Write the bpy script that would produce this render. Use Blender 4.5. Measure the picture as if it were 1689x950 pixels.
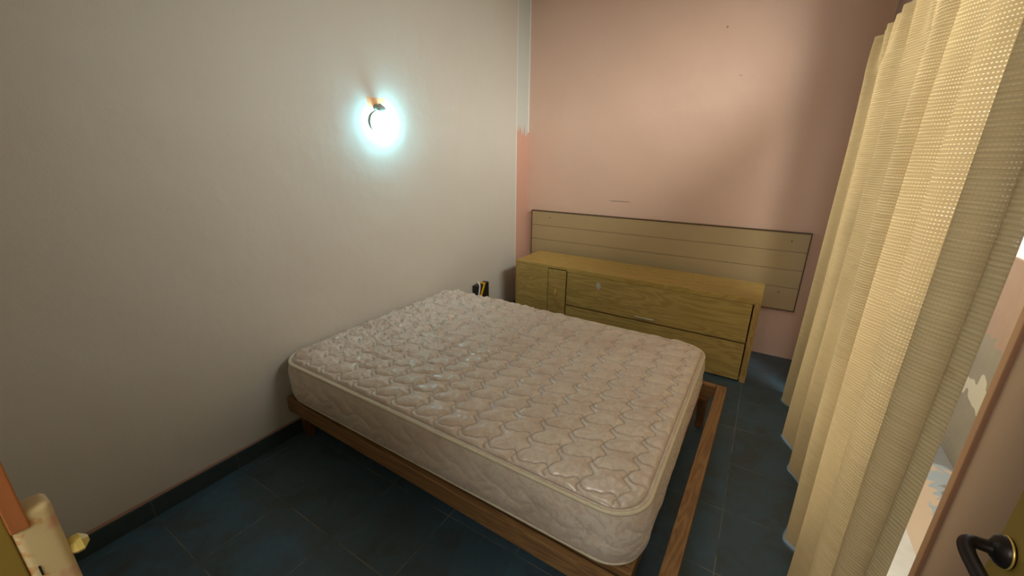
import bpy, bmesh, math, random
import numpy as np
from mathutils import Vector, Matrix

C = bpy.context.scene.collection
for o in list(bpy.data.objects): bpy.data.objects.remove(o)
R = math.radians
random.seed(4)

# ------------------------------------------------------------ camera
cam_d = bpy.data.cameras.new('camera'); cam = bpy.data.objects.new('camera', cam_d); C.objects.link(cam)
rx = Vector((0.85057767, 0.52576767, 0.00926339)); ux = Vector((-0.17126893, 0.2603344, 0.9502068)); fx = Vector((-0.49717644, 0.80981131, -0.31148232))
H = 1.4616
cam.matrix_world = Matrix(((rx.x, ux.x, -fx.x, 0), (rx.y, ux.y, -fx.y, 0), (rx.z, ux.z, -fx.z, H), (0, 0, 0, 1)))
cam_d.sensor_width = 36; cam_d.lens = 668.65/1689*36; cam_d.clip_start = .02
bpy.context.scene.camera = cam

# ------------------------------------------------------------ world, lights, exposure
W = bpy.data.worlds.new('world'); bpy.context.scene.world = W; W.use_nodes = True
W.node_tree.nodes['Background'].inputs[0].default_value = (.96, 1.0, 1.0, 1)
W.node_tree.nodes['Background'].inputs[1].default_value = 1.5
def area(name, loc, direction, sx, sy, power, col):
    d = bpy.data.lights.new(name, 'AREA'); d.shape = 'RECTANGLE'; d.size = sx; d.size_y = sy; d.energy = power; d.color = col
    o = bpy.data.objects.new(name, d); C.objects.link(o); o.location = loc
    o.rotation_euler = Vector(direction).to_track_quat('-Z', 'Y').to_euler(); return o
area('daylight_outside_window', (2.6, .95, 3.3), (-1, .25, -.52), 3.0, 1.8, 320, (.96, 1.0, .97))
area('hallway_fill', (-.3, -1.2, 2.35), (-.15, 1, -.75), 1.4, .9, 26, (.97, 1.0, .95))  # unseen fill added behind the camera to brighten the room
BULB = 88.0
S = bpy.context.scene
S.view_settings.view_transform = 'Standard'; S.view_settings.look = 'None'
S.view_settings.exposure = 0.17; S.view_settings.gamma = 1.0; S.view_settings.use_curve_mapping = False

# ------------------------------------------------------------ material helpers
def lin(r, g, b):
    f = lambda c: (c/255/12.92) if c/255 <= .04045 else ((c/255+.055)/1.055)**2.4
    return (f(r), f(g), f(b), 1)
class NT:
    def __init__(s, name):
        s.m = bpy.data.materials.new(name); s.m.use_nodes = True; s.t = s.m.node_tree; s.n = s.t.nodes; s.b = s.n['Principled BSDF']
        s.out = s.n['Material Output']; s._g = None
    def new(s, t, **k):
        n = s.n.new(t)
        for a, v in k.items():
            if a == 'ins':
                for i, x in v.items(): s.set(n.inputs[i], x)
            else: setattr(n, a, v)
        return n
    def set(s, i, x):
        if isinstance(x, bpy.types.NodeSocket): s.t.links.new(x, i)
        else: i.default_value = x
    def pos(s):                       # world-size coordinates of the object itself
        if s._g is None: s._g = s.new('ShaderNodeTexCoord').outputs['Object']
        return s._g
    def xyz(s, v=None):
        n = s.new('ShaderNodeSeparateXYZ', ins={0: v or s.pos()}); return n.outputs
    def math(s, op, a, b=0.0, c=0.0, clamp=False):
        return s.new('ShaderNodeMath', operation=op, use_clamp=clamp, ins={0: a, 1: b, 2: c}).outputs[0]
    def noise(s, scale, detail=4, rough=.55, v=None, dist=0):
        return s.new('ShaderNodeTexNoise', ins={'Vector': v or s.pos(), 'Scale': scale, 'Detail': detail, 'Roughness': rough, 'Distortion': dist}).outputs[0]
    def map(s, sc=(1, 1, 1), loc=(0, 0, 0), rot=(0, 0, 0), v=None):
        return s.new('ShaderNodeMapping', ins={0: v or s.pos(), 1: loc, 2: rot, 3: sc}).outputs[0]
    def ramp(s, f, stops):
        n = s.new('ShaderNodeValToRGB', ins={0: f}); e = n.color_ramp.elements
        while len(e) < len(stops): e.new(.5)
        for i, (p, c) in enumerate(stops): e[i].position = p; e[i].color = c if len(c) == 4 else (*c, 1)
        return n.outputs[0]
    def rampf(s, f, a, b):
        return s.new('ShaderNodeMapRange', ins={0: f, 1: a, 2: b, 3: 0., 4: 1.}).outputs[0]
    def mix(s, f, a, b):
        return s.new('ShaderNodeMix', data_type='RGBA', ins={0: f, 6: a, 7: b}).outputs[2]
    def bump(s, h, strength=.3, dist=.01, nrm=None):
        n = s.new('ShaderNodeBump', ins={'Strength': strength, 'Distance': dist, 'Height': h})
        if nrm: s.set(n.inputs['Normal'], nrm)
        s.set(s.b.inputs['Normal'], n.outputs[0]); return n.outputs[0]
    def fin(s, col=None, rough=None, metal=None, spec=None):
        if col is not None: s.set(s.b.inputs['Base Color'], col)
        if rough is not None: s.set(s.b.inputs['Roughness'], rough)
        if metal is not None: s.set(s.b.inputs['Metallic'], metal)
        if spec is not None: s.set(s.b.inputs['Specular IOR Level'], spec)
        return s.m

def simple(name, col, rough=.5, metal=0, nscale=30, namt=.12, bump=.1):
    t = NT(name); n = t.noise(nscale)
    d = tuple(c*(1-namt) for c in col[:3])+(1,); e = tuple(min(1, c*(1+namt)) for c in col[:3])+(1,)
    t.bump(n, bump, .002); return t.fin(t.mix(n, d, e), rough, metal)

CREAM = lin(208, 197, 176); PINK = lin(208, 162, 141); SALMON = lin(206, 158, 136)
def plaster_bump(t, extra=0):
    a = t.noise(3.2, 3, .5); b = t.noise(160, 3, .6); c = t.noise(14, 4, .6)
    h = t.math('ADD', t.math('MULTIPLY', a, 1.2), t.math('ADD', t.math('MULTIPLY', b, .05), t.math('MULTIPLY', c, .12)))
    t.bump(h, .55, .02)

def m_wall_left():
    t = NT('cream_plaster'); x, y, z = t.xyz()
    n = t.noise(1.3, 5); base = t.mix(n, lin(202, 193, 179), lin(211, 203, 190))
    n2 = t.noise(28, 4); 
    # strip by the corner: salmon below, fresh white filler above, ragged join
    edge = t.noise(16, 3, .7, v=t.map((1, 3.2, .5)))
    strip = t.math('GREATER_THAN', y, 3.262)
    zz = t.math('ADD', z, t.math('MULTIPLY', t.math('SUBTRACT', edge, .5), .42))
    white = t.math('MULTIPLY', strip, t.math('GREATER_THAN', zz, 1.66))
    col = t.mix(strip, base, SALMON)
    col = t.mix(white, col, lin(200, 200, 190))
    line = t.math('MULTIPLY', t.math('GREATER_THAN', y, 3.256), t.math('LESS_THAN', y, 3.268))
    col = t.mix(line, col, lin(225, 220, 208))
    cor = t.math('MULTIPLY', t.math('GREATER_THAN', y, 3.458), t.math('GREATER_THAN', z, 1.66))
    col = t.mix(cor, col, lin(222, 222, 216))
    # bare orange undercoat round the lamp bracket
    w = t.math('MULTIPLY', t.math('SUBTRACT', t.noise(45, 2), .5), .028)
    py = t.math('ABSOLUTE', t.math('SUBTRACT', t.math('ADD', y, w), 1.722)); pz = t.math('ABSOLUTE', t.math('SUBTRACT', t.math('ADD', z, w), 1.695))
    pp = t.math('MULTIPLY', t.math('LESS_THAN', py, .062), t.math('LESS_THAN', pz, .066))
    col = t.mix(pp, col, lin(232, 165, 118))
    # salmon undercoat line left showing above the skirting
    hz = t.math('ADD', z, t.math('MULTIPLY', t.math('SUBTRACT', t.noise(5, 3), .5), .022))
    col = t.mix(t.math('LESS_THAN', hz, .0915), col, lin(192, 150, 130))
    
    plaster_bump(t); return t.fin(col, .62, spec=.35)
def m_wall_back():
    t = NT('pink_plaster'); x, y, z = t.xyz()
    n = t.noise(1.7, 5); col = t.mix(n, lin(220, 180, 156), lin(227, 189, 166))
    def mark(cx, cz, rx_, rz_, c, col):
        w = t.math('MULTIPLY', t.math('SUBTRACT', t.noise(30, 3), .5), .6)
        a = t.math('POWER', t.math('DIVIDE', t.math('SUBTRACT', x, cx), rx_), 2); b = t.math('POWER', t.math('DIVIDE', t.math('SUBTRACT', z, cz), rz_), 2)
        return t.mix(t.math('MULTIPLY', t.math('LESS_THAN', t.math('ADD', t.math('ADD', a, b), w), .8), .55), col, c)
    col = mark(-1.07, 1.094, .11, .006, lin(130, 98, 78), col)
    col = mark(-.43, 2.308, .008, .008, lin(120, 80, 60), col)
    col = mark(-.30, 2.0, .012, .004, lin(165, 115, 95), col)
    plaster_bump(t); return t.fin(col, .55, spec=.4)
def m_floor():
    t = NT('slate_tile'); x, y, z = t.xyz()
    fx_ = t.math('FRACT', t.math('DIVIDE', t.math('ADD', x, 1.9104+6.6), .33)); fy = t.math('FRACT', t.math('DIVIDE', t.math('SUBTRACT', y, .6735-6.6), .33))
    ex = t.math('ABSOLUTE', t.math('SUBTRACT', fx_, .5)); ey = t.math('ABSOLUTE', t.math('SUBTRACT', fy, .5))
    g = t.math('GREATER_THAN', t.math('MAXIMUM', ex, ey), .4945)
    ix = t.math('FLOOR', t.math('DIVIDE', t.math('ADD', x, 1.9104+6.6), .33)); iy = t.math('FLOOR', t.math('DIVIDE', t.math('SUBTRACT', y, .6735-6.6), .33))
    cell = t.new('ShaderNodeCombineXYZ', ins={0: ix, 1: iy}).outputs[0]
    wn = t.new('ShaderNodeTexWhiteNoise', noise_dimensions='3D', ins={0: cell}).outputs[0]
    off = t.new('ShaderNodeVectorMath', operation='SCALE', ins={0: cell, 'Scale': 3.7}).outputs[0]
    v = t.new('ShaderNodeVectorMath', operation='ADD', ins={0: t.pos(), 1: off}).outputs[0]
    n = t.noise(5.5, 6, .62, v=v, dist=1.2); f = t.noise(38, 5, .7, v=v)
    c = t.ramp(n, [(.30, lin(72, 78, 78)), (.48, lin(74, 96, 108)), (.66, lin(74, 104, 124))])  # slate mottling, its blue and charcoal also imitating uneven bluish light on the floor
    c = t.mix(t.math('MULTIPLY', f, .4), c, lin(60, 66, 68))
    c = t.mix(t.math('MULTIPLY', wn, .22), c, lin(50, 56, 58))
    streak = t.noise(11, 5, .75, v=v, dist=3.5)
    c = t.mix(t.math('MULTIPLY', t.rampf(streak, .64, .74), .35), c, lin(92, 116, 130))
    spec = t.rampf(t.noise(60, 2, v=v), .78, .80)
    c = t.mix(t.math('MULTIPLY', spec, .5), c, lin(150, 160, 160))
    gc = t.mix(t.rampf(t.noise(6, 3), .4, .62), lin(74, 82, 82), lin(128, 128, 118))
    c = t.mix(g, c, gc)
    h = t.math('SUBTRACT', t.math('ADD', t.math('MULTIPLY', n, .5), t.math('MULTIPLY', f, .25)), t.math('MULTIPLY', g, .5))
    t.bump(h, .35, .004)
    return t.fin(c, t.math('ADD', .36, t.math('MULTIPLY', f, .22)), spec=.45)
def m_skirting():
    t = NT('skirting_tile'); x, y, z = t.xyz()
    fy = t.math('FRACT', t.math('DIVIDE', t.math('SUBTRACT', y, .6735-6.6), .33)); g = t.math('GREATER_THAN', t.math('ABSOLUTE', t.math('SUBTRACT', fy, .5)), .494)
    n = t.noise(9, 5, .6, dist=1); c = t.mix(n, lin(46, 56, 56), lin(62, 74, 74)); c = t.mix(g, c, lin(82, 88, 86))
    t.bump(n, .2, .003); return t.fin(c, .45)
def wood(name, c1, c2, axis='x', scale=1, rough=.42, fig=1.0):
    t = NT(name); s = {'x': (.13, 1, 1), 'y': (1, .13, 1), 'z': (1, 1, .13)}[axis]
    v = t.map(tuple(k*scale for k in s))
    n = t.noise(9, 3, .55, v=v, dist=.8*fig)
    rings = t.math('SINE', t.math('MULTIPLY', n, 60)); fine = t.noise(170, 4, .7, v=t.map(tuple(k*scale*(1 if k == 1 else .3) for k in s)))
    k = t.math('ADD', t.math('MULTIPLY', t.math('ADD', rings, 1), .20), t.math('MULTIPLY', fine, .62))
    col = t.ramp(k, [(.25, c1), (.75, c2)])
    t.bump(fine, .12, .001); return t.fin(col, rough, spec=.4)
M = {}
M['wl'] = m_wall_left(); M['wb'] = m_wall_back(); M['floor'] = m_floor(); M['skirt'] = m_skirting()
M['oak'] = wood('oak_laminate', lin(166, 136, 74), lin(192, 162, 94), 'x', 1.0, .42, .8)
M['oakv'] = wood('oak_laminate_upright', lin(164, 134, 73), lin(190, 160, 92), 'x', 1.2)
M['oaktop'] = wood('oak_laminate_top', lin(170, 136, 68), lin(194, 162, 90), 'x', .8, .36, 2.4)
M['oakedge'] = wood('oak_edge_band', lin(162, 126, 70), lin(188, 152, 90), 'z', 1.0)
M['bed'] = wood('brown_bed_wood', lin(122, 88, 56), lin(152, 114, 72), 'x', 1.0, .45)
M['bedy'] = wood('brown_bed_wood_side', lin(122, 88, 56), lin(152, 114, 72), 'y', 1.0, .45)
M['bedz'] = wood('brown_bed_leg', lin(92, 58, 32), lin(126, 82, 48), 'z', 1.0, .5)
M['dark'] = simple('dark_gap', lin(30, 22, 14), .8)
M['orange'] = wood('orange_casing_wood', lin(172, 104, 60), lin(194, 124, 74), 'z', .6, .5)
M['olive'] = simple('olive_door_paint', lin(148, 122, 52), .42, 0, 5, .08, .12)
M['iron'] = simple('black_iron', lin(40, 32, 28), .38, .6, 40, .2, .2)
M['brass'] = simple('brass', lin(225, 190, 100), .3, .7); M['chrome'] = simple('chrome', lin(215, 210, 195), .3, .7)
M['grey'] = simple('grey_plastic', lin(150, 156, 148), .45); M['white'] = simple('white_plastic', lin(232, 232, 226), .4)
M['black'] = simple('black_plastic', lin(26, 26, 26), .4); M['yellow'] = simple('yellow_tape', lin(240, 178, 20), .45)
M['trimbrown'] = simple('brown_edge_paint', lin(158, 118, 92), .5, 0, 8, .1)
M['wallr'] = simple('mauve_pink_plaster', lin(176, 156, 146), .6, 0, 6, .05, .1)
M['ceil'] = simple('white_ceiling', lin(222, 212, 196), .8, 0, 5, .04)

# ------------------------------------------------------------ mesh helpers
def link(name, bm, mat, parent=None, smooth=False, loc=None, rz=0):
    me = bpy.data.meshes.new(name); bmesh.ops.recalc_face_normals(bm, faces=bm.faces[:]); bm.to_mesh(me); bm.free()
    if smooth: me.polygons.foreach_set('use_smooth', [True]*len(me.polygons))
    me.materials.append(mat); o = bpy.data.objects.new(name, me); C.objects.link(o)
    if loc: o.location = loc
    o.rotation_euler.z = rz
    if parent: o.parent = parent
    return o
def box(bm, x0, x1, y0, y1, z0, z1, bev=0, seg=2):
    r = bmesh.ops.create_cube(bm, size=1); vs = r['verts']
    for v in vs: v.co = Vector(((x0+x1)/2+v.co.x*(x1-x0), (y0+y1)/2+v.co.y*(y1-y0), (z0+z1)/2+v.co.z*(z1-z0)))
    if bev:
        es = list({e for v in vs for e in v.link_edges})
        bmesh.ops.bevel(bm, geom=es, offset=bev, segments=seg, profile=.6, affect='EDGES')
    return bm
def tube(bm, pts, rad, n=12, flat=1.0, closed=False):
    pts = [Vector(p) for p in pts]; rad = rad if isinstance(rad, (list, tuple)) else [rad]*len(pts); N = len(pts); rings = []
    up = Vector((0, 0, 1)); prev = None
    for i, p in enumerate(pts):
        a = pts[(i-1) % N] if (closed or i) else pts[0]; b = pts[(i+1) % N] if (closed or i < N-1) else pts[-1]
        d = (b-a).normalized()
        if prev is None: s = d.cross(up if abs(d.z) < .9 else Vector((1, 0, 0))).normalized()
        else: s = (prev-d*prev.dot(d)).normalized()
        prev = s; w = d.cross(s)
        rings.append([bm.verts.new(p+rad[i]*(s*math.cos(2*math.pi*k/n)+w*flat*math.sin(2*math.pi*k/n))) for k in range(n)])
    for i in range(N if closed else N-1):
        A, B = rings[i], rings[(i+1) % N]
        for k in range(n): bm.faces.new((A[k], A[(k+1) % n], B[(k+1) % n], B[k]))
    if not closed: bm.faces.new(rings[0]); bm.faces.new(rings[-1])
    return bm
def spline(pts, n=8):
    P = [Vector(p) for p in pts]; out = []
    for i in range(len(P)-1):
        a = P[max(i-1, 0)]; b = P[i]; c = P[i+1]; d = P[min(i+2, len(P)-1)]
        for k in range(n):
            t = k/n; out.append(.5*((2*b)+(c-a)*t+(2*a-5*b+4*c-d)*t*t+(3*b-3*c+d-a)*t**3))
    return out+[P[-1]]
def lathe(bm, prof, o, axis, n=28):
    axis = Vector(axis).normalized(); s = axis.orthogonal().normalized(); w = axis.cross(s); o = Vector(o); rs = []
    for r, h in prof: rs.append([bm.verts.new(o+axis*h+r*(s*math.cos(2*math.pi*k/n)+w*math.sin(2*math.pi*k/n))) for k in range(n)])
    for A, B in zip(rs, rs[1:]):
        for k in range(n): bm.faces.new((A[k], A[(k+1) % n], B[(k+1) % n], B[k]))
    bm.faces.new(rs[0]); bm.faces.new(rs[-1]); return bm
def empty(name, loc, rz=0):
    o = bpy.data.objects.new(name, None); C.objects.link(o); o.location = loc; o.rotation_euler.z = rz; o.empty_display_size = .1; return o
def tag(o, label, cat): o['label'] = label; o['category'] = cat; return o
def struct(o, label=None):
    o['kind'] = 'structure'
    if label: o['label'] = label
    return o
B = bmesh.new

# ------------------------------------------------------------ room shell
LX, BY, RX, ZC = -1.97, 3.48, .45, 2.75
struct(link('floor', box(B(), LX-.15, RX+.0, -2.0, BY+.15, -.1, 0), M['floor']), 'dark blue slate tile floor')
struct(link('wall_left', box(B(), LX-.15, LX, -.12, BY+.15, 0, ZC), M['wl']), 'cream plaster wall carrying the lamp')
struct(link('wall_back', box(B(), LX, RX+.15, BY, BY+.15, 0, ZC), M['wb']), 'pink plaster wall behind the cabinet')
struct(link('ceiling', box(B(), LX-.15, RX+.15, -2.0, BY+.15, ZC, ZC+.1), M['ceil']))
# right wall; unseen top of the curtained opening raised to let daylight spill in
OY0, OY1, OZ = 1.105, 2.86, 2.66
bm = B(); box(bm, RX, RX+.15, -.12, OY0, 0, ZC); box(bm, RX, RX+.15, OY1, BY, 0, ZC); box(bm, RX, RX+.15, OY0, OY1, OZ, ZC)
struct(link('wall_right', bm, M['wallr']), 'mauve pink plaster wall beside the door')
bm = B(); box(bm, RX-.012, RX, OY0-.004, OY0+.05, 0, OZ+.04, .003); box(bm, RX-.012, RX, OY1-.05, OY1, 0, OZ+.04, .003); box(bm, RX-.012, RX, OY0+.05, OY1-.05, OZ, OZ+.04, .003)
# casing edge sits on the near jamb
bm.free(); bm = B()
box(bm, RX-.008, RX+.15, OY0-.022, OY0+.004, 0, OZ, .003); box(bm, RX-.004, RX+.15, OY1, OY1+.02, 0, OZ, .003); box(bm, RX-.004, RX+.15, OY0, OY1, OZ, OZ+.02, .003)
struct(link('window_1', bm, M['trimbrown']), 'brown painted edge of the window opening')
# doorway wall (camera stands in the doorway)
DX0, DX1, DZ = -.45, .41, 2.08
bm = B(); box(bm, LX, DX0-.03, -.12, 0, 0, ZC); box(bm, DX1+.01, RX, -.12, 0, 0, ZC); box(bm, DX0-.03, DX1+.01, -.12, 0, DZ+.03, ZC)
struct(link('wall_front', bm, M['ceil']))
bm = B(); box(bm, DX0-.03, DX0, -.14, .0, 0, DZ, .001)
struct(link('door_1', bm, M['olive']), 'olive painted door jamb at the left edge')
bm = B(); box(bm, DX0-.075, DX0+.0025, .0, .0105, 1.181, DZ+.03, .001); box(bm, DX0-.075, DX0-.0005, .0, .0105, 0, 1.03, .001)
struct(link('trim_1', bm, M['orange']), 'bare orange wood casing strip on the door jamb')
# hallway behind the camera
bm = B(); box(bm, LX-.15, RX+.15, -2.15, -2.0, 0, ZC); box(bm, LX-.15, LX, -2.0, -.12, 0, ZC); box(bm, RX, RX+.15, -2.0, -.12, 0, ZC)
struct(link('wall_hallway', bm, M['ceil']))
struct(link('baseboard_left', box(B(), LX, LX+.010, 0, BY, 0, .08, .002), M['skirt']), 'dark slate tile skirting')

# ------------------------------------------------------------ outside the opening
def m_parapet():
    t = NT('peeling_parapet'); x, y, z = t.xyz()
    n = t.noise(2.6, 4, .6, v=t.map((1, 1, 1), (2, .4, 0))); n2 = t.noise(7, 4, .6)
    col = t.mix(n2, lin(176, 152, 138), lin(192, 170, 156))
    k = t.math('ADD', t.math('MULTIPLY', t.math('SUBTRACT', n, .5), 1.1), t.math('SUBTRACT', .66, z))
    patch = t.rampf(k, .0, .02)
    col = t.mix(patch, col, t.mix(n2, lin(150, 148, 138), lin(176, 172, 160)))
    k2 = t.math('ABSOLUTE', t.math('ADD', t.math('SUBTRACT', z, .40), t.math('MULTIPLY', t.math('SUBTRACT', t.noise(5, 2), .5), .35)))
    col = t.mix(t.math('LESS_THAN', k2, .045), col, lin(222, 222, 210))
    t.bump(n2, .4, .01); return t.fin(col, .85)
M['par'] = m_parapet()
struct(link('wall_parapet', box(B(), 1.02, 1.14, -.5, 6.0, -.1, 1.04, .01), M['par']), 'peeling grey and mauve parapet outside the window')
def m_patio():
    t = NT('patio_floor'); x, y, z = t.xyz(); n = t.noise(3.4, 4, .55, v=t.map((1, 1, 1), (0.3, 2.2, 0)), dist=.8)
    col = t.mix(t.noise(5), lin(234, 214, 190), lin(226, 200, 172))
    k = t.math('ADD', n, t.math('MULTIPLY', t.math('SUBTRACT', x, .88), .9))
    col = t.mix(t.rampf(k, .50, .512), col, lin(186, 198, 206)); col = t.mix(t.rampf(k, .56, .58), col, lin(150, 152, 150))
    return t.fin(col, .8)
struct(link('floor_patio', box(B(), .6, 1.02, -.5, 6.0, -.1, 0), m_patio()), 'peach patio floor with grey paint patches')
struct(link('trim_2', box(B(), RX, .727, OY0-.15, OY1+.15, -.1, .004, .002), simple('white_threshold', lin(232, 230, 222), .5)), 'white threshold slab of the opening')

# ------------------------------------------------------------ cabinet
cab = empty('storage_cabinet', (-1.765, 2.935, 0), R(-1.2))
tag(cab, 'long low oak laminate cabinet standing under the olive headboard', 'cabinet')
CL, CD, CH = 1.85, .43, .60
link('side_panel', box(B(), 0, .018, .0, CD, 0, CH-.022, .001), M['oakedge'], cab)
link('side_panel', box(B(), CL-.036, CL, .0, CD, 0, CH-.022, .001), M['oakedge'], cab)
link('top_panel', box(B(), 0, CL, -.001, CD, CH-.022, CH, .0015), M['oaktop'], cab)
link('back_panel', box(B(), .018, CL-.036, CD-.01, CD, .01, CH-.022), M['oakv'], cab)
link('base_panel', box(B(), .018, CL-.036, .02, CD-.01, .012, .03), M['oakv'], cab)
link('inner_shelf', box(B(), .49, CL-.036, .03, CD-.01, .273, .284), M['oakedge'], cab)
link('inner_divider', box(B(), .3, .316, .02, CD-.01, .03, CH-.022), M['oakv'], cab)
link('front_panel', box(B(), .018, .318, .0, .016, .008, CH-.023, .001), M['oakv'], cab)
fl = link('inner_divider', box(B(), .478, .490, .03, CD-.01, .03, CH-.022), M['oakv'], cab)
d = link('door', box(B(), .323, .483, -.002, .016, .01, CH-.030, .002), M['oakv'], cab)
bm = B(); tube(bm, spline([(.402, -.004, .30), (.402, -.024, .315), (.402, -.030, .352), (.402, -.024, .388), (.402, -.004, .403)]), .0058, 8); link('handle', bm, M['brass'], d, True)
f1 = link('flap_door', box(B(), .495, CL-.044, -.002, .016, .290, .561, .0025), M['oak'], cab)
bm = B(); tube(bm, spline([(1.07, -.003, .318), (1.085, -.020, .320), (1.14, -.026, .321), (1.195, -.020, .320), (1.21, -.003, .318)]), .0058, 8); link('handle', bm, M['chrome'], f1, True)
link('flap_door', box(B(), .495, CL-.044, -.002, .016, .012, .278, .0025), M['oak'], cab)
link('top_rail', box(B(), .49, CL-.036, -.001, .014, .564, CH-.0225, .001), M['oaktop'], cab)
# pale scraped patch on the upper flap: flakes of plaster-coloured residue
bm = B(); random.seed(2)
for cx_, w_, z0_, z1_ in ((.752, .008, .478, .520), (.760, .009, .470, .533), (.769, .008, .468, .528), (.778, .007, .476, .521), (.765, .015, .466, .500)):
    n = 14; vs = [bm.verts.new((cx_+w_*.62*math.cos(2*math.pi*k/n)*random.uniform(.8, 1.15), -.0026, (z0_+z1_)/2+(z1_-z0_)/2*math.sin(2*math.pi*k/n)*random.uniform(.85, 1.1))) for k in range(n)]
    f = bm.faces.new(vs); r_ = bmesh.ops.extrude_face_region(bm, geom=[f])
    for v in r_['geom']:
        if isinstance(v, bmesh.types.BMVert): v.co.y -= .0006
sc = link('scrape_mark', bm, simple('pale_scrape', lin(205, 200, 188), .8), f1); sc['label'] = 'pale scraped patch'

# ------------------------------------------------------------ headboard
hb = empty('headboard', (-1.902, 3.478, .39)); tag(hb, 'olive beige planked headboard with thin dark edge on the pink wall', 'headboard')
HL = 2.214
hm = simple('olive_beige_laminate', lin(180, 154, 112), .38, 0, 3, .07, .06)
zs = [0, .170, .303, .436, .568]
for a, b in zip(zs, zs[1:]):
    link('plank', box(B(), .006, HL-.006, -.030, -.006, a+.0014, b-.0014, .002), hm, hb)
link('backing', box(B(), .004, HL-.004, -.024, -.001, .002, .566), simple('groove_brown', lin(112, 88, 56), .6), hb)
bm = B(); box(bm, 0, HL, -.034, -.004, .568, .576, .002); box(bm, 0, HL, -.034, -.004, -.006, .001, .002); box(bm, 0, .006, -.034, -.004, .001, .568, .001); box(bm, HL-.006, HL, -.034, -.004, .001, .568, .001)
e = link('edge_frame', bm, simple('dark_brown_edge', lin(88, 62, 34), .4), hb); e['label'] = 'dark brown edge'
for px, pz in ((.195, .515), (HL-.11, .51), (HL-.12, .13), (.22, .08)):
    bm = B(); lathe(bm, [(.0042, 0), (.0042, .001), (.003, .002)], (px, -.030, pz), (0, -1, 0), 12); link('screw', bm, M['iron'], hb)

# ------------------------------------------------------------ bed frame
bf = empty('bed_frame', (-1.952, .945, 0), R(-1.2)); tag(bf, 'brown wooden double bed frame under the mattress', 'bed frame')
FL, FW, FZ, FT = 1.915, 1.40, .172, .250
link('front_rail', box(B(), 0, FL-.052, 0, .028, FZ, FT, .003), M['bed'], bf)
link('back_rail', box(B(), 0, FL-.052, FW-.03, FW, FZ, FT, .003), M['bed'], bf)
link('side_rail', box(B(), FL-.050, FL, 0, FW, FZ, FT, .003), M['bedy'], bf)
link('side_rail', box(B(), 0, .03, .03, FW-.032, FZ, FT, .003), M['bedy'], bf)
link('inner_rail', box(B(), FL-.150, FL-.118, .07, FW-.032, .19, .258, .003), M['bedy'], bf)
link('cross_rail', box(B(), .03, FL-.118, .045, .068, .19, .258, .003), M['bed'], bf)
for i in range(9):
    y = .17+i*.138; link('slat', box(B(), .032, FL-.152, y, y+.06, .243, .258, .002), M['bed'], bf)
for x, y in ((.055, .06), (FL-.10, .06), (.055, FW-.08), (FL-.10, FW-.08)):
    bm = B(); r = bmesh.ops.create_cube(bm, size=1)
    for v in r['verts']:
        k = 1 if v.co.z > 0 else .72; v.co = Vector((x+.0+v.co.x*.05*k, y+v.co.y*.05*k, (v.co.z+.5)*.19))
    bmesh.ops.bevel(bm, geom=bm.edges[:], offset=.004, segments=2, affect='EDGES'); link('leg', bm, M['bedz'], bf)

# ------------------------------------------------------------ mattress
def vnoise(x, y, seed=0):
    xi = np.floor(x).astype(int); yi = np.floor(y).astype(int); xf = x-xi; yf = y-yi
    def h(a, b):
        v = np.sin(a*127.1+b*311.7+seed*74.7)*43758.5453; return v-np.floor(v)
    u = xf*xf*(3-2*xf); w = yf*yf*(3-2*yf)
    return (h(xi, yi)*(1-u)+h(xi+1, yi)*u)*(1-w)+(h(xi, yi+1)*(1-u)+h(xi+1, yi+1)*u)*w
def fbm(x, y, o=4, seed=0):
    s = 0; a = .5
    for i in range(o): s = s+a*(vnoise(x*2**i, y*2**i, seed+i)-.5); a *= .5
    return s
ML, MW, MB, MT, MR = 1.800, 1.315, .268, .474, .125
nx, ny = 520, 384
g0 = np.linspace(-1, 1, nx+1); g1 = np.linspace(-1, 1, ny+1)
X, Y = np.meshgrid(g0*ML/2, g1*MW/2, indexing='ij')
AX, AY = ML/2-MR, MW/2-MR
dx = np.clip((np.abs(X)-AX)/MR, 0, 1); dy = np.clip((np.abs(Y)-AY)/MR, 0, 1)
cx = dx*np.sqrt(1-dy**2/2); cy = dy*np.sqrt(1-dx**2/2)
X = np.where(dx > 0, np.sign(X)*(AX+MR*cx), X); Y = np.where(dy > 0, np.sign(Y)*(AY+MR*cy), Y)
qx = np.abs(X)-AX; qy = np.abs(Y)-AY
dist = MR-np.where((qx > 0) & (qy > 0), np.hypot(np.maximum(qx, 0), np.maximum(qy, 0)), np.maximum(qx, qy))
dist = np.maximum(dist, 0)
crump = np.clip((.25-X)/1.0, 0, 1)*np.clip((Y+MW/2+.1)/.7, .15, 1)      # the fabric is loose towards the far left end
wx = X+fbm(X*7, Y*7, 3, 3)*(.010+.035*crump); wy = Y+fbm(X*7+9, Y*7, 3, 11)*(.010+.035*crump)
P1, P2 = .118, .102
u = wx/P1; v = wy/P2
def wob(t): return .12*np.sin(2*np.pi*t)+.045*np.sin(4*np.pi*t+.6)
row = np.floor(v+wob(u)); U = u+wob(v+.25)+.0*row; V = v+wob(u)
su = np.abs(np.sin(np.pi*U)); sv = np.abs(np.sin(np.pi*V))
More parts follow.
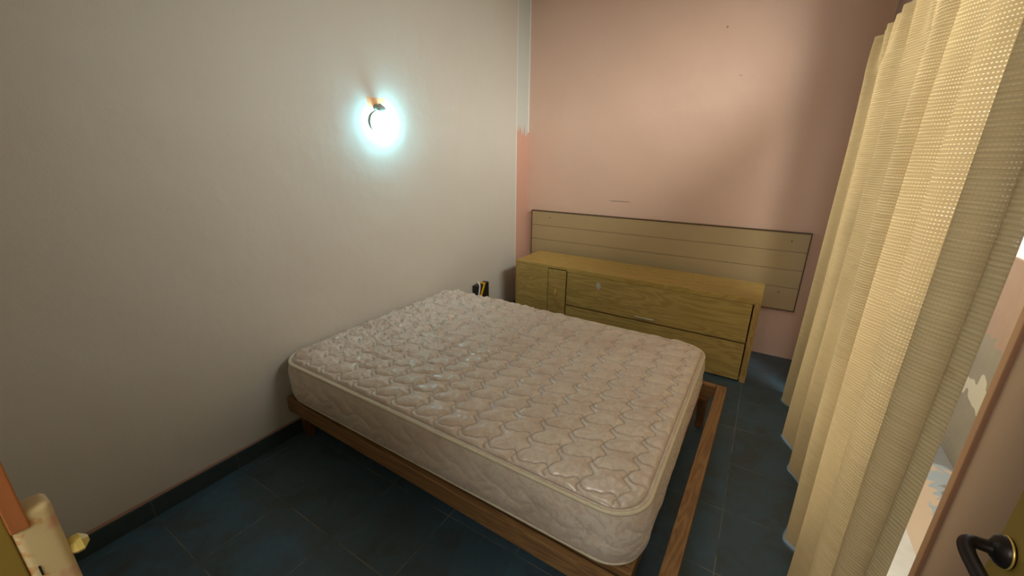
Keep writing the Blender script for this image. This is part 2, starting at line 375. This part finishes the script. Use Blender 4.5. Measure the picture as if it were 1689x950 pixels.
# distance to the nearest seam, in metres (roughly)
def gmag(F):
    a = np.hypot(np.diff(F, axis=0, append=F[-1:])/(np.hypot(np.diff(X, axis=0, append=X[-1:]), np.diff(Y, axis=0, append=Y[-1:]))+1e-5), np.diff(F, axis=1, append=F[:, -1:])/(np.hypot(np.diff(X, axis=1, append=X[:, -1:]), np.diff(Y, axis=1, append=Y[:, -1:]))+1e-5))
    return np.clip(a, 4, 60)
seam = np.minimum(np.abs(U-np.round(U))/gmag(U), np.abs(V-np.round(V))/gmag(V))
pil = (1-np.exp(-seam/.006))*.0075+np.clip(seam/.042, 0, 1)**.7*.0095
ridge = 1-np.abs(2*fbm(X*16, Y*24, 3, 21)/.45); ridge = np.clip(ridge, 0, 1)**4
ridge2 = np.clip(1-np.abs(3*fbm(X*15+3+fbm(X*6,Y*6,2,2)*4, Y*18+fbm(X*6+5,Y*6,2,4)*4, 2, 5)/.4), 0, 1)**2
h = pil+ridge*.010*crump+ridge2*.012*(crump*.9+.04)+fbm(X*3, Y*3, 3, 8)*.016
edge = np.clip((dist-.012)/.010, 0, 1); h = h*edge+(1-edge)*.004
groove = np.exp(-((dist-.014)/.003)**2)*.006
Z = MT+.022*(1-np.exp(-dist/.05))+h-groove
Z = np.where(dist < .006, MT+.003, Z)
stitch = np.where(dist > .018, np.exp(-(seam/.0019)**2), np.exp(-((dist-.014)/.002)**2)).astype(np.float32)
stitch = np.where(dist < .009, 0, stitch)
verts = np.stack([X, Y, Z], -1).reshape(-1, 3)
idx = np.arange((nx+1)*(ny+1)).reshape(nx+1, ny+1)
faces = np.stack([idx[:-1, :-1], idx[1:, :-1], idx[1:, 1:], idx[:-1, 1:]], -1).reshape(-1, 4)
loop = np.concatenate([idx[:, 0], idx[-1, 1:], idx[-2::-1, -1], idx[0, -2:0:-1]])
LP = verts[loop][:, :2]; n = len(loop)
T = np.roll(LP, -1, 0)-np.roll(LP, 1, 0); T /= np.linalg.norm(T, axis=1)[:, None]; Nn = np.stack([T[:, 1], -T[:, 0]], -1)
arc = np.concatenate([[0], np.cumsum(np.linalg.norm(np.diff(LP, axis=0), axis=1))])
per = arc[-1]+np.linalg.norm(LP[0]-LP[-1]); K = 44; vl = [verts]; fl_ = [faces]; prev = loop; base = len(verts); st = [stitch.reshape(-1)]
ac = arc/per*34
for k in range(1, K+1):
    t = k/K; z = MT+.003-t*(MT+.003-MB)
    b = .011*math.sin(math.pi*t)**.7-.012*max(0, (t-.86)/.14)**2
    sU = ac+.22*np.sin(t*9)+0*ac; sV = t*2+.16*np.sin(ac*2*np.pi)
    q = np.minimum(np.abs(np.sin(np.pi*sU))**.5, np.abs(np.sin(np.pi*sV))**.5 if True else 1)
    wr = .006*(vnoise(arc*9, np.full(n, t*3.0), 2)-.5)+.003*(vnoise(arc*30, np.full(n, t*8.0), 7)-.5)
    off = b+(.0045*q+wr)*math.sin(math.pi*min(1, t*1.0))**.5
    P = np.stack([LP[:, 0]+Nn[:, 0]*off, LP[:, 1]+Nn[:, 1]*off, np.full(n, z)], -1)
    vl.append(P); cur = base+np.arange(n); base += n; st.append(np.zeros(n, np.float32))
    fl_.append(np.stack([prev, cur, np.roll(cur, -1), np.roll(prev, -1)], -1)); prev = cur
V_ = np.concatenate(vl); F_ = np.concatenate(fl_)
me = bpy.data.meshes.new('mattress'); 
me.from_pydata(V_.tolist(), [], F_.tolist()+[prev.tolist()]); me.update()
bm = B(); bm.from_mesh(me); bmesh.ops.recalc_face_normals(bm, faces=bm.faces[:]); bm.to_mesh(me); bm.free()
a = me.attributes.new('stitch', 'FLOAT', 'POINT'); a.data.foreach_set('value', np.concatenate(st).astype(np.float32))
me.polygons.foreach_set('use_smooth', [True]*len(me.polygons))
def m_mattress():
    t = NT('damask_ticking'); at = t.new('ShaderNodeAttribute', attribute_name='stitch').outputs['Fac']
    n = t.noise(2.2, 4); f = t.noise(24, 3, .5, dist=2.5); c = t.mix(n, lin(202, 180, 162), lin(213, 192, 174))
    c = t.mix(t.rampf(f, .47, .53), c, lin(222, 205, 188))          # woven leaf figure, lightened to paint in the satin sheen
    s = t.noise(4, 5, .6, v=t.map((1, 1, 1), (7, 2, 3))); c = t.mix(t.math('MULTIPLY', t.rampf(s, .50, .70), .5), c, lin(184, 152, 130))
    sp = t.rampf(t.noise(26, 2, v=t.map((1, 1, 1), (1, 9, 2))), .80, .82); c = t.mix(t.math('MULTIPLY', sp, .5), c, lin(90, 66, 44))
    c = t.mix(t.math('MULTIPLY', at, .6), c, lin(112, 86, 60))     # brown quilting thread
    t.bump(t.math('ADD', t.math('MULTIPLY', f, .5), t.math('MULTIPLY', t.noise(300, 2), .15)), .14, .003)
    t.set(t.b.inputs['Sheen Weight'], .25)
    return t.fin(c, t.math('SUBTRACT', .40, t.math('MULTIPLY', t.rampf(f, .45, .55), .14)), spec=.8)
me.materials.append(m_mattress())
mat = bpy.data.objects.new('mattress', me); C.objects.link(mat)
ang = R(-.35); ctr = Vector((-1.952, .945, 0))+Matrix.Rotation(ang, 3, 'Z') @ Vector((.008+ML/2, MW/2-.004, 0))
mat.location = ctr; mat.rotation_euler.z = ang
tag(mat, 'beige quilted double mattress with piped edge lying on the bed frame', 'mattress')
pm = simple('cream_piping', lin(214, 200, 172), .5, 0, 60, .1)
LPs = LP[::3]
for zz_, oo in ((MT+.002, .001), (MB+.006, -.006)):
    NP = Nn[::3]; bm = B(); tube(bm, [(p[0]+q[0]*oo, p[1]+q[1]*oo, zz_) for p, q in zip(LPs, NP)], .0070, 8, closed=True)
    pp = link('piping', bm, pm, mat, True)

# ------------------------------------------------------------ wall lamp
lamp = empty('wall_lamp', (LX, 1.722, 1.70)); tag(lamp, 'lit bare bulb wall lamp with grey socket on the cream wall', 'lamp')
bm = B(); lathe(bm, [(.022, 0), (.022, .006), (.012, .012)], (0.0005, 0, .008), (1, 0, 0), 20); link('mounting_disc', bm, M['grey'], lamp, True)
bm = B(); tube(bm, spline([(.006, 0, .012), (.030, -.004, .018), (.044, .010, .006)], 6), [.008]*13, 10); link('arm', bm, M['grey'], lamp, True)
bm = B(); lathe(bm, [(.010, 0), (.019, .004), (.020, .035), (.017, .045)], (.036, -.022, .016), (.15, .8, -.55), 20); link('socket', bm, M['grey'], lamp, True)
bm = B(); pts = spline([(.045, -.012, -.008), (.045, -.052, -.014), (.045, -.082, -.034), (.045, -.096, -.060), (.045, -.096, -.085), (.045, -.082, -.108), (.045, -.036, -.122)], 6)
tube(bm, pts, [.003+.007*math.sin(math.pi*min(1, i/len(pts)*1.15)) for i in range(len(pts))], 10, .5); link('shade_ring', bm, M['grey'], lamp, True)
bm = B(); lathe(bm, [(.012, .0), (.016, .012), (.030, .035), (.036, .058), (.033, .080), (.020, .096), (.004, .101)], (.048, .018, -.014), (.10, .16, -.95), 24)
t = NT('lit_bulb_glass'); t.n.remove(t.b); em = t.new('ShaderNodeEmission', ins={0: (.27, .79, 1.0, 1), 1: BULB}); t.t.links.new(em.outputs[0], t.out.inputs[0])
link('bulb', bm, t.m, lamp, True)

# ------------------------------------------------------------ small box behind the bed
jb = empty('outlet_box', (LX+.004, 2.655, .27)); tag(jb, 'small black box with yellow and white bands behind the mattress', 'outlet box')
link('body', box(B(), 0, .05, -.085, .085, 0, .155, .006, 3), M['black'], jb)
bm = B(); box(bm, -.001, .052, -.014, .014, -.001, .157, .002)
for v in bm.verts: v.co.y += (.155-v.co.z)*-.55+.02
o_ = link('band', bm, M['yellow'], jb); o_['label'] = 'yellow band'
bm = B(); tube(bm, spline([(.052, -.075, .06), (.055, -.06, .12), (.045, -.045, .158), (.015, -.035, .172), (.002, -.03, .12)], 6), .0065, 8)
o_ = link('cable', bm, M['white'], jb, True); o_['label'] = 'white cable'

# ------------------------------------------------------------ curtain
knots = [(.893, .333), (.925, .314), (.975, .346), (1.05, .300), (1.13, .362), (1.235, .302), (1.33, .352), (1.44, .300), (1.535, .360), (1.64, .298), (1.78, .345), (1.86, .335), (1.95, .362), (2.08, .318),
         (2.20, .358), (2.36, .302), (2.50, .350), (2.60, .326), (2.70, .352), (2.80, .304), (2.885, .330)]
ky = np.array([k[0] for k in knots]); kx = np.array([k[1] for k in knots])
NU, NZ = 520, 130; CZ0, CZ1 = .012, 2.035
yy = np.linspace(ky[0], ky[-1], NU+1)
def cosint(y):
    i = np.clip(np.searchsorted(ky, y)-1, 0, len(ky)-2); t = np.clip((y-ky[i])/(ky[i+1]-ky[i]), 0, 1); t = (1-np.cos(np.pi*t))/2
    return kx[i]*(1-t)+kx[i+1]*t
bm = B(); grid = []; uvs = []
for j in range(NZ+1):
    z = CZ0+(CZ1-CZ0)*j/NZ; tt = j/NZ; yw = yy+.035*np.sin(tt*2.6+yy*2.1)*np.sin((yy-ky[0])/(ky[-1]-ky[0])*np.pi)
    amp = .95+.22*(1-tt); xb = .332+(cosint(yw)-.332)*amp
    top = np.clip((tt-.90)/.10, 0, 1)
    pinch = .016*np.sin(yy*2*np.pi/.105)*top**.6
    sec = .006*np.sin(yy*31+3*np.sin(tt*3))*(1-top)*(.4+.6*tt)
    yo = .010*np.sin(yy*40+1.3)*(1-tt)
    xs = xb*(1-.55*top)+(.340)*.55*top+pinch+sec
    ds = np.concatenate([[0], np.cumsum(np.hypot(np.diff(xs), np.diff(yy)))])
    dz = .006*np.sin(yy*9)*(1-tt)**3-.006*(1-tt)**3-(.012+.02*vnoise(yy*5, yy*0, 3))*top**4
    grid.append([bm.verts.new((xs[i], yy[i]+yo[i]*(0 if i in (0, NU) else 1), z+dz[i])) for i in range(NU+1)]); uvs.append(ds)
uvl = bm.loops.layers.uv.new('UVMap'); 
for j in range(NZ):
    for i in range(NU):
        f = bm.faces.new((grid[j][i], grid[j][i+1], grid[j+1][i+1], grid[j+1][i])); f.smooth = True
        for lp, (a_, b_) in zip(f.loops, ((j, i), (j, i+1), (j+1, i+1), (j+1, i))): lp[uvl].uv = (uvs[0][b_], CZ0+(CZ1-CZ0)*a_/NZ)
def m_curtain():
    t = NT('slub_weave'); uv = t.new('ShaderNodeTexCoord').outputs['UV']; u, v, _ = t.xyz(uv)
    wob_ = t.noise(9, 3, v=t.map((.5, 2, 1), v=uv)); vv = t.math('ADD', v, t.math('MULTIPLY', wob_, .012)); uu = t.math('ADD', u, t.math('MULTIPLY', t.noise(6, 2, v=t.map((2, .3, 1), v=uv)), .01))
    hb_ = t.math('SINE', t.math('MULTIPLY', vv, 2*math.pi/.0085)); vb = t.math('SINE', t.math('MULTIPLY', uu, 2*math.pi/.0060))
    slub = t.noise(1, 3, .7, v=t.map((9, 260, 1), v=uv)); vslub = t.noise(1, 3, .7, v=t.map((240, 4, 1), v=uv))
    hh = t.math('MULTIPLY', t.math('ADD', hb_, 1), .5); vh = t.math('MULTIPLY', t.math('ADD', vb, 1), .5)
    open_ = t.math('MULTIPLY', t.rampf(t.math('ADD', hh, t.math('MULTIPLY', t.math('SUBTRACT', slub, .5), .9)), .66, .95), t.rampf(vh, .25, .8))
    region = t.rampf(t.noise(1, 2, .5, v=t.map((5, 1.1, 1), v=uv)), .42, .58)
    col = t.mix(slub, lin(176, 154, 114), lin(222, 200, 158)); col = t.mix(t.math('MULTIPLY', t.rampf(vslub, .6, .8), .35), col, lin(170, 140, 96))
    st_ = t.noise(7, 4, .6, v=uv); col = t.mix(t.math('MULTIPLY', t.rampf(st_, .64, .72), .30), col, lin(150, 126, 92))
    col = t.mix(t.math('MULTIPLY', open_, .25), col, lin(240, 224, 180))
    t.bump(t.math('SUBTRACT', t.math('ADD', t.math('MULTIPLY', slub, .6), t.math('MULTIPLY', vslub, .3)), t.math('MULTIPLY', hh, .5)), .5, .0025)
    t.fin(col, .85, spec=.2)
    tr = t.new('ShaderNodeBsdfTranslucent', ins={0: t.mix(slub, lin(218, 180, 120), lin(240, 208, 154))}); tp = t.new('ShaderNodeBsdfTransparent', ins={0: (1, 1, 1, 1)})
    m1 = t.new('ShaderNodeMixShader', ins={0: t.math('ADD', t.math('ADD', .11, t.math('MULTIPLY', region, .07)), t.math('MULTIPLY', open_, .24)), 1: t.b.outputs[0], 2: tr.outputs[0]})
    fac = t.math('MULTIPLY', open_, t.math('ADD', .03, t.math('MULTIPLY', t.math('MULTIPLY', region, t.rampf(slub, .45, .7)), .22)))
    m2 = t.new('ShaderNodeMixShader', ins={0: fac, 1: m1.outputs[0], 2: tp.outputs[0]}); t.t.links.new(m2.outputs[0], t.out.inputs[0]); return t.m
M['curt'] = m_curtain()
cur = empty('curtain', (.33, 1.89, 0))
me = bpy.data.meshes.new('panel'); bm.to_mesh(me); bm.free(); me.materials.append(M['curt']); me.polygons.foreach_set('use_smooth', [True]*len(me.polygons))
cp = bpy.data.objects.new('cloth_panel', me); C.objects.link(cp); cp.parent = cur
tag(cur, 'long cream open weave curtain hanging in folds over the window', 'curtain')
# heading tape and hooks
for i in range(18):
    y = .86+i*.1185; bm = B(); tube(bm, spline([(.352, y, 1.995), (.372, y, 2.01), (.382, y, 2.055), (.392, y, 2.075)], 4), .002, 6); link('hook', bm, M['white'], cur, True)
for ch in cur.children: ch.location = (-.33, -1.89, 0)
rod = empty('curtain_rail', (.39, 1.86, 2.085)); tag(rod, 'white curtain rail carrying the cream curtain', 'curtain rail')
link('track', box(B(), -.012, .012, -1.06, 1.06, -.008, .012, .002), M['white'], rod)
for y in (-.95, 0, .95):
    link('bracket', box(B(), .01, RX-.39, y-.012, y+.012, -.004, .008, .001), M['white'], rod)

# ------------------------------------------------------------ open door leaf with lever handle
dl = empty('open_door', (.37, -.06, 0)); tag(dl, 'olive door folded back against the right wall with black lever', 'door')
link('door_leaf', box(B(), 0, .036, 0, .813, .012, 2.05, .0015), M['olive'], dl)
hz_ = .942; hy = .723+.06
bm = B(); lathe(bm, [(.0215, 0), (.0225, .004), (.021, .009), (.019, .011), (.018, .0135), (.013, .016), (.011, .018)], (-.0002, hy, hz_), (-1, 0, 0), 32)
rs = link('rosette', bm, M['iron'], dl, True)
bm = B(); lathe(bm, [(.0222, 0), (.0232, .001), (.0226, .0028)], (-.0022, hy, hz_), (-1, 0, 0), 32); rg = link('ring', bm, M['brass'], rs, True); rg['label'] = 'worn brass ring'
bm = B(); pts = spline([(-.014, hy, hz_), (-.026, hy, hz_), (-.037, hy-.002, hz_+.001), (-.044, hy-.009, hz_), (-.047, hy-.026, hz_-.002), (-.046, hy-.060, hz_-.003), (-.044, hy-.100, hz_-.002), (-.042, hy-.118, hz_)], 6)
tube(bm, pts, [.0105-.0010*math.sin(i/len(pts)*math.pi) for i in range(len(pts))], 14, .8); link('lever', bm, M['iron'], dl, True)
for z in (.25, 1.05, 1.85):
    bm = B(); tube(bm, [(.0, -.006, z-.05), (.0, -.006, z+.05)], .007, 10); link('hinge', bm, M['iron'], dl, True)

# ------------------------------------------------------------ lock keeper on the left jamb
def m_lock():
    t = NT('cream_chipped_paint'); n = t.noise(38, 4, .6); c = t.mix(t.noise(12), lin(205, 178, 128), lin(224, 204, 160))
    x, y, z = t.xyz(); k = t.math('ADD', n, t.math('MULTIPLY', t.math('SUBTRACT', .009, y), 9))
    c = t.mix(t.rampf(k, .54, .62), c, lin(200, 138, 78)); c = t.mix(t.rampf(t.noise(30, 3, v=t.map((1, 1, 1), (3, 3, 3))), .58, .66), c, lin(208, 160, 130))
    t.bump(n, .25, .001); return t.fin(c, .3, spec=.5)
lk = empty('lock_keeper', (DX0, 0, 1.03)); tag(lk, 'cream painted lock keeper box on the left door jamb', 'door lock')
ml = m_lock()
link('body', box(B(), -.022, .001, -.0005, .0245, 0, .164, .0065, 5), ml, lk, True)
bm = B(); box(bm, .0008, .0018, .0052, .0064, .103, .113, .0003, 1); s_ = link('bolt_slot', bm, M['black'], lk); s_['label'] = 'narrow black slot'
bm = B(); lathe(bm, [(.0065, 0), (.0085, .004), (.0085, .008), (.003, .0125)], (-.008, .0235, .108), (0, 1, -.0), 6); o_ = link('knob', bm, simple('yellow_cream_paint', lin(222, 196, 110), .35), lk); o_['label'] = 'yellowish faceted knob'
